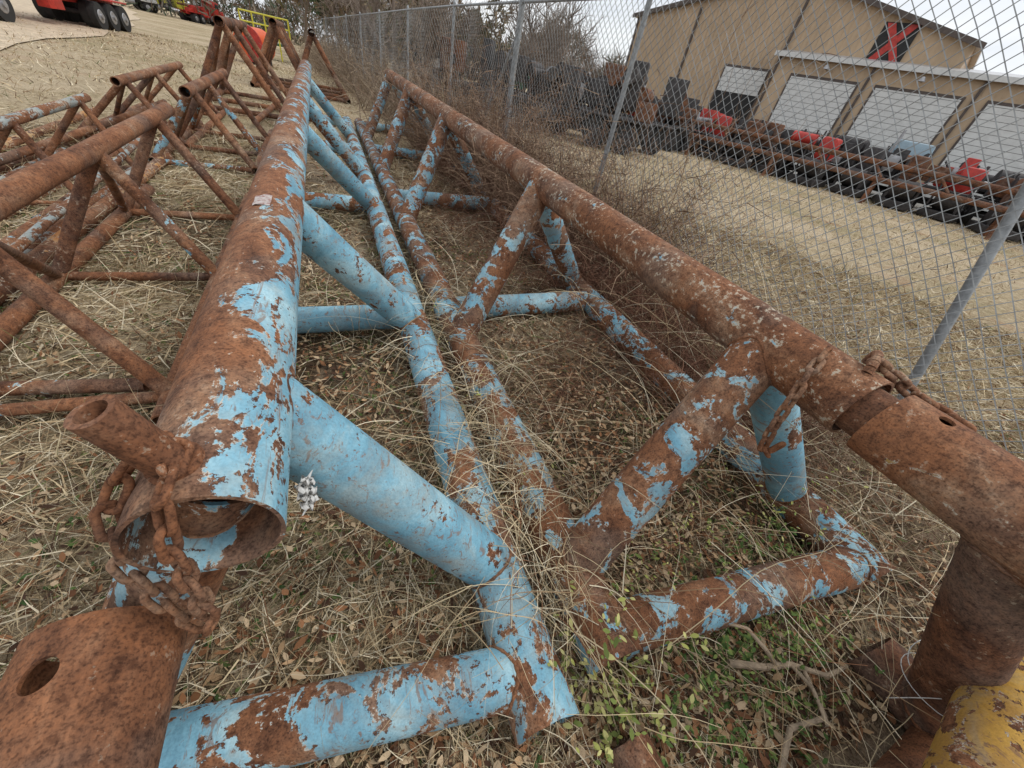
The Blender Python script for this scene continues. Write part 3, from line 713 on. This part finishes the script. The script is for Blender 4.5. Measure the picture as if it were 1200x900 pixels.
# ---------------------------------------------------------------- vehicles
def wheel(mb,x,y,r=.5,w=.28,hub='chrome'):
    s=1 if y>0 else -1
    mb.cyl((x,y-w/2,r),(x,y+w/2,r),r,M['black'],24)
    mb.cyl((x,y+s*(w/2-.02),r),(x,y+s*(w/2+.02),r),r*.55,M[hub],18,r*.45)
    mb.cyl((x,y+s*(w/2+.02),r),(x,y+s*(w/2+.09),r),r*.2,M[hub],12)
def truck(name,x,y,ang,cab='red',body='dark',seed=0,L=8,mast=False,cabon=True,hub='chrome',tall=1,accent=None):
    rd=random.Random(seed); mb=MB()
    for s in (-.42,.42): mb.box((0,s,.95),(L,.1,.26),M[body])
    for k in range(5): mb.box((-L/2+.6+k*(L-1.2)/4,0,.95),(.12,.84,.18),M[body])
    for ax in ((-L/2+.9,-L/2+2.15) if L<9 else (-L/2+.8,-L/2+2.0,-L/2+3.2)):
        for s in (-1,1): wheel(mb,ax,s*.95,hub=hub); wheel(mb,ax,s*.66,hub=hub)
        mb.cyl((ax,-.9,.5),(ax,.9,.5),.09,M['dark'])
    fa=L/2-1.2
    for s in (-1,1):
        wheel(mb,fa,s*.95,hub=hub); mb.box((fa,s*.95,1.08),(1.25,.36,.12),M[cab],bev=.05)
    mb.cyl((fa,-.9,.5),(fa,.9,.5),.08,M['dark'])
    mb.cyl((.4,-.85,.8),(1.5,-.85,.8),.3,M[body if hub=='dark' else 'chrome']); mb.box((.9,.85,.8),(1.0,.4,.5),M[body])
    if cabon:
        mb.box((fa+.35,0,1.45),(1.5,1.25,.85),M[cab],bev=.12,taper=.12)
        mb.box((fa-1.0,0,1.95),(1.3,2.0,1.7),M[cab],bev=.12,taper=.12)
        mb.box((fa-.38,0,2.3),(.06,1.6,.6),M['glass'],bev=.02)
        for s in (-.93,.93): mb.box((fa-.95,s,2.3),(.75,.06,.5),M['glass'],bev=.02)
        mb.box((fa+1.12,0,1.35),(.06,.9,.7),M['chrome'],bev=.02); mb.box((fa+1.25,0,.8),(.18,2.2,.3),M['chrome'],bev=.04)
        for s in (-.85,.85): mb.cyl((fa+1.05,s,1.15),(fa+1.15,s,1.15),.12,M['white'])
        mb.cyl((fa-1.75,.8,1.1),(fa-1.75,.8,3.2),.07,M['chrome'])
    xr=fa-2.2 if cabon else fa+.6
    ms=[body,'dark','rustdark',body,'dark','chrome','rustdark']+[accent or cab]*2
    for k in range(int(11*tall)):
        bx=rd.uniform(-L/2+.4,xr); h=rd.uniform(.3,.9)*tall; m=rd.choice(ms); zz=1.1+(rd.random()*.7*(tall-1) if tall>1 else 0)
        if rd.random()<.5: mb.box((bx,rd.uniform(-.6,.6),zz+h/2),(rd.uniform(.3,1.1),rd.uniform(.3,.9),h),M[m],bev=.04)
        else: mb.cyl((bx,-rd.uniform(.3,.9),zz+.2+h/2),(bx+rd.uniform(-.3,.3),rd.uniform(.3,.9),zz+.2+h/2),rd.uniform(.12,.33),M[m])
    for k in range(int(6*tall)):
        bx=rd.uniform(-L/2+.4,xr); mb.cyl((bx,rd.uniform(-.7,.7),1.1),(bx+rd.uniform(-.6,.6),rd.uniform(-.7,.7),rd.uniform(1.6,2.5)),.04,M['dark'],8)
    mb.box((-L/2+1.5,0,1.12),(2.8,2.2,.07),M[body])
    if mast:
        for s in (-.35,.35):
            for z in (2.3,2.9): mb.cyl((-L/2-.8,s,z),(L/2+1.2,s,z+.15),.06,M[cab],10)
            q=-L/2-.6
            while q<L/2+.6: mb.cyl((q,s,2.3),(q+.5,s,2.98),.03,M[cab],8); q+=.5
        for q in (-L/2+.6,L/2-.5): mb.box((q,0,1.75),(.2,1.2,1.2),M[cab])
        mb.box((-.6,0,1.5),(3.2,2.3,.8),M[cab],bev=.05)
    T=Matrix.Translation((x,y,float(gz(x,y))))@Matrix.Rotation(ang,4,'Z')
    return mb.out(name,None,T)
ua=math.atan2(u.y,u.x); na=math.atan2(n.y,n.x)
cabs=['dark','red','dark','dark','red','bluegrey','dark','red','dark','dark','red','dark','white','red','dark']
for i in range(14):
    t=-21+i*2.25; p=A+u*t+n*(8.2+.7*math.sin(i*2.1))
    truck('parked_truck_chassis',p.x,p.y,na+(math.pi if i%3 else 0)+.1*math.sin(i*3),cabs[i],'dark',i,7,cabon=(i in (5,)),hub='dark',tall=1.35,accent='red' if i%3==1 else ('bluegrey' if i%5==2 else 'dark'))
def boomlying():
    mb=MB(); a=A+u*(-24)+n*14.5; b=A+u*8+n*12.5
    cr=(b-a).normalized(); L=(b-a).length
    for (dz,do,r) in ((1.15,0,.10),(1.15,.8,.10),(1.75,.4,.11)):
        mb.cyl(a+V((0,0,dz))+n*do,b+V((0,0,dz-.1))+n*do,r,M['rustdark'],14)
    k=0
    while k<L-1:
        q=a+cr*k
        mb.cyl(q+V((0,0,1.2)),q+cr*.6+n*.4+V((0,0,1.72)),.05,M['dark'],8); mb.cyl(q+n*.8+V((0,0,1.2)),q+cr*.6+n*.4+V((0,0,1.72)),.05,M['rustdark'],8)
        k+=2.4
    k=1
    while k<L:
        q=a+cr*k+n*.4; mb.cyl(q-n*.7,q-n*.3+V((0,0,1.15)),.08,M['rustdark'],8); mb.cyl(q+n*.7,q+n*.3+V((0,0,1.15)),.08,M['rustdark'],8)
        mb.box(q+V((0,0,1.06)),(.2,1.3,.12),M['dark'],rot=ua-math.pi/2); k+=4.5
    mb.out('lattice_boom_on_stands')
    rd=random.Random(77)
    for i in range(15):
        t=-20+i*1.9; p=A+u*t+n*(12.3 if i%2 else 11.6); mb=MB()
        mb.box((0,0,.2),(1.9,1.3,.3),M['dark'])
        c='red' if i%3==1 else ('rustdark' if i%2 else 'dark')
        mb.box((-.3,0,.75),(.9,.8,.8),M['dark'],bev=.06); mb.cyl((.35,-.45,.8),(.35,.45,.8),.38,M['dark'],20); mb.cyl((.35,-.5,.8),(.35,.5,.8),.12,M['chrome'],12)
        mb.box((-.3,0,1.65),(.75,.75,1.0),M[c],bev=.12)
        for s in (-.55,.55): mb.cyl((.8,s,.3),(.7,s,1.5+rd.random()*.5),.045,M['dark'],8)
        mb.cyl((.72,-.55,1.5),(.72,.55,1.5),.045,M['dark'],8); mb.cyl((-.7,.2,1.1),(-.75,.2,2.3),.06,M['dark'],10)
        mb.out('skid_mounted_winch',None,Matrix.Translation((p.x,p.y,float(gz(p.x,p.y))))@Matrix.Rotation(na+rd.uniform(-.3,.3),4,'Z'))
boomlying()
for x,y,a,s,ac,tl_ in ((9.6,17.2,2.4,31,'white',1.7),(8.0,20.5,2.6,32,'dark',1.6),(12.2,18.8,2.5,33,'dark',1.7),(12.6,25.5,2.2,34,'green',1.5),(16.0,22.0,2.6,35,'rustdark',1.7),(14,31,2.2,36,'dark',1.5),(6.8,24.5,2.7,37,'white',1.5),(19,24.5,2.5,38,'dark',1.6)):
    truck('dismantled_truck',x,y,a,'dark','dark',s,7,cabon=False,hub='dark',tall=tl_,accent=ac)
truck('drilling_rig_truck',-10.6,28.2,-math.pi/2-.1,'red','red',40,11,mast=True)
for i,(x,y,c,b) in enumerate([(-24,88,'white','dark'),(-20,92,'yel','dark'),(-29,84,'red','red'),(-15,90,'red','red'),(-34,80,'dark','dark'),(-18,105,'white','white')]):
    truck('parked_truck',x,y,.2+i*.3,c,b,50+i,8)
mb=MB(); gx,gy=-2.7,27.0; z=float(gz(gx,gy))
mb.cyl((gx-.2,gy-.7,z+.75),(gx+.2,gy+.7,z+.75),.62,M['orange'],28); mb.cyl((gx-.25,gy-.8,z+.75),(gx-.2,gy-.7,z+.75),.25,M['red'],20)
mb.cyl((gx-.21,gy-.72,z+.75),(gx-.18,gy-.66,z+.75),.66,M['red'],28)
for s in (-.5,.5): mb.box((gx,gy+s,z+.1),(1.1,.12,.3),M['dark'])
mb.out('orange_tank')
mb=MB(); gx,gy=-2.6,33.0
for i in range(5): mb.cyl((gx-1.2+.6*i,gy,0),(gx-1.2+.6*i,gy,2.1),.04,M['yel'],8)
for zz in (1.2,1.65,2.1): mb.cyl((gx-1.2,gy,zz),(gx+1.2,gy,zz),.04,M['yel'],8)
mb.box((gx,gy+.6,.9),(2.4,1.1,.12),M['green'])
mb.out('yellow_guard_rail')
bm=bmesh.new(); pr=None
for k in range(40):
    y=8+k*3.0; cx=-9-.0022*(y-8)**2*.6+ -0.12*(y-8); w=3.2
    a=bm.verts.new((cx-w,y,float(gz(cx-w,y))+.03)); b=bm.verts.new((cx+w+.3*math.sin(k*1.3),y,float(gz(cx+w,y))+.03))
    if pr: bm.faces.new((pr[0],pr[1],b,a))
    pr=(a,b)
finish(bm,'dirt_track',pl('dirt_track_mat',(.50,.40,.28),.95,.25,2.5),None,ang=3)
# ---------------------------------------------------------------- light, sky, camera
w=bpy.data.worlds.new('World'); S.world=w; w.use_nodes=True; nt=w.node_tree; bg=nt.nodes['Background']
sky=nt.nodes.new('ShaderNodeTexSky'); sky.sky_type='NISHITA'; sky.sun_disc=False; sky.sun_elevation=math.radians(52); sky.sun_rotation=math.radians(110); sky.dust_density=3
tc=nt.nodes.new('ShaderNodeTexCoord'); mp=nt.nodes.new('ShaderNodeMapping'); mp.inputs['Scale'].default_value=(1,1,3); nt.links.new(tc.outputs['Generated'],mp.inputs[0])
cn=noise(nt,mp.outputs[0],2.2,4,.6,.3)
cloud=ramp(nt,cn,[(.3,(6.3,6.7,7.3)),(.6,(8.7,8.8,8.9))])
c=mixc(nt,.85,sky.outputs[0],cloud)
nt.links.new(c,bg.inputs[0]); bg.inputs[1].default_value=.13
sl=bpy.data.lights.new('sun','SUN'); sl.energy=1.5; sl.angle=math.radians(18); sl.color=(1,.97,.93); so=lk(bpy.data.objects.new('sun',sl))
el=math.radians(52); az=math.radians(110)
d=V((math.sin(az)*math.cos(el),math.cos(az)*math.cos(el),math.sin(el)))
so.rotation_euler=d.to_track_quat('Z','Y').to_euler(); so.location=(0,0,10)
cam=bpy.data.cameras.new('camera'); cam.lens=13.11; cam.sensor_width=36; cam.clip_start=.02; cam.clip_end=2000
co=lk(bpy.data.objects.new('camera',cam))
R=V((.9168,-.3599,.1730)).normalized(); F=V((.3853,.6838,-.6196)).normalized(); U=R.cross(F).normalized()
Mx=Matrix((( R.x,U.x,-F.x,0),(R.y,U.y,-F.y,0),(R.z,U.z,-F.z,1.61),(0,0,0,1)))
co.matrix_world=Mx; S.camera=co
S.view_settings.view_transform='Standard'; S.view_settings.look='None'; S.view_settings.exposure=0
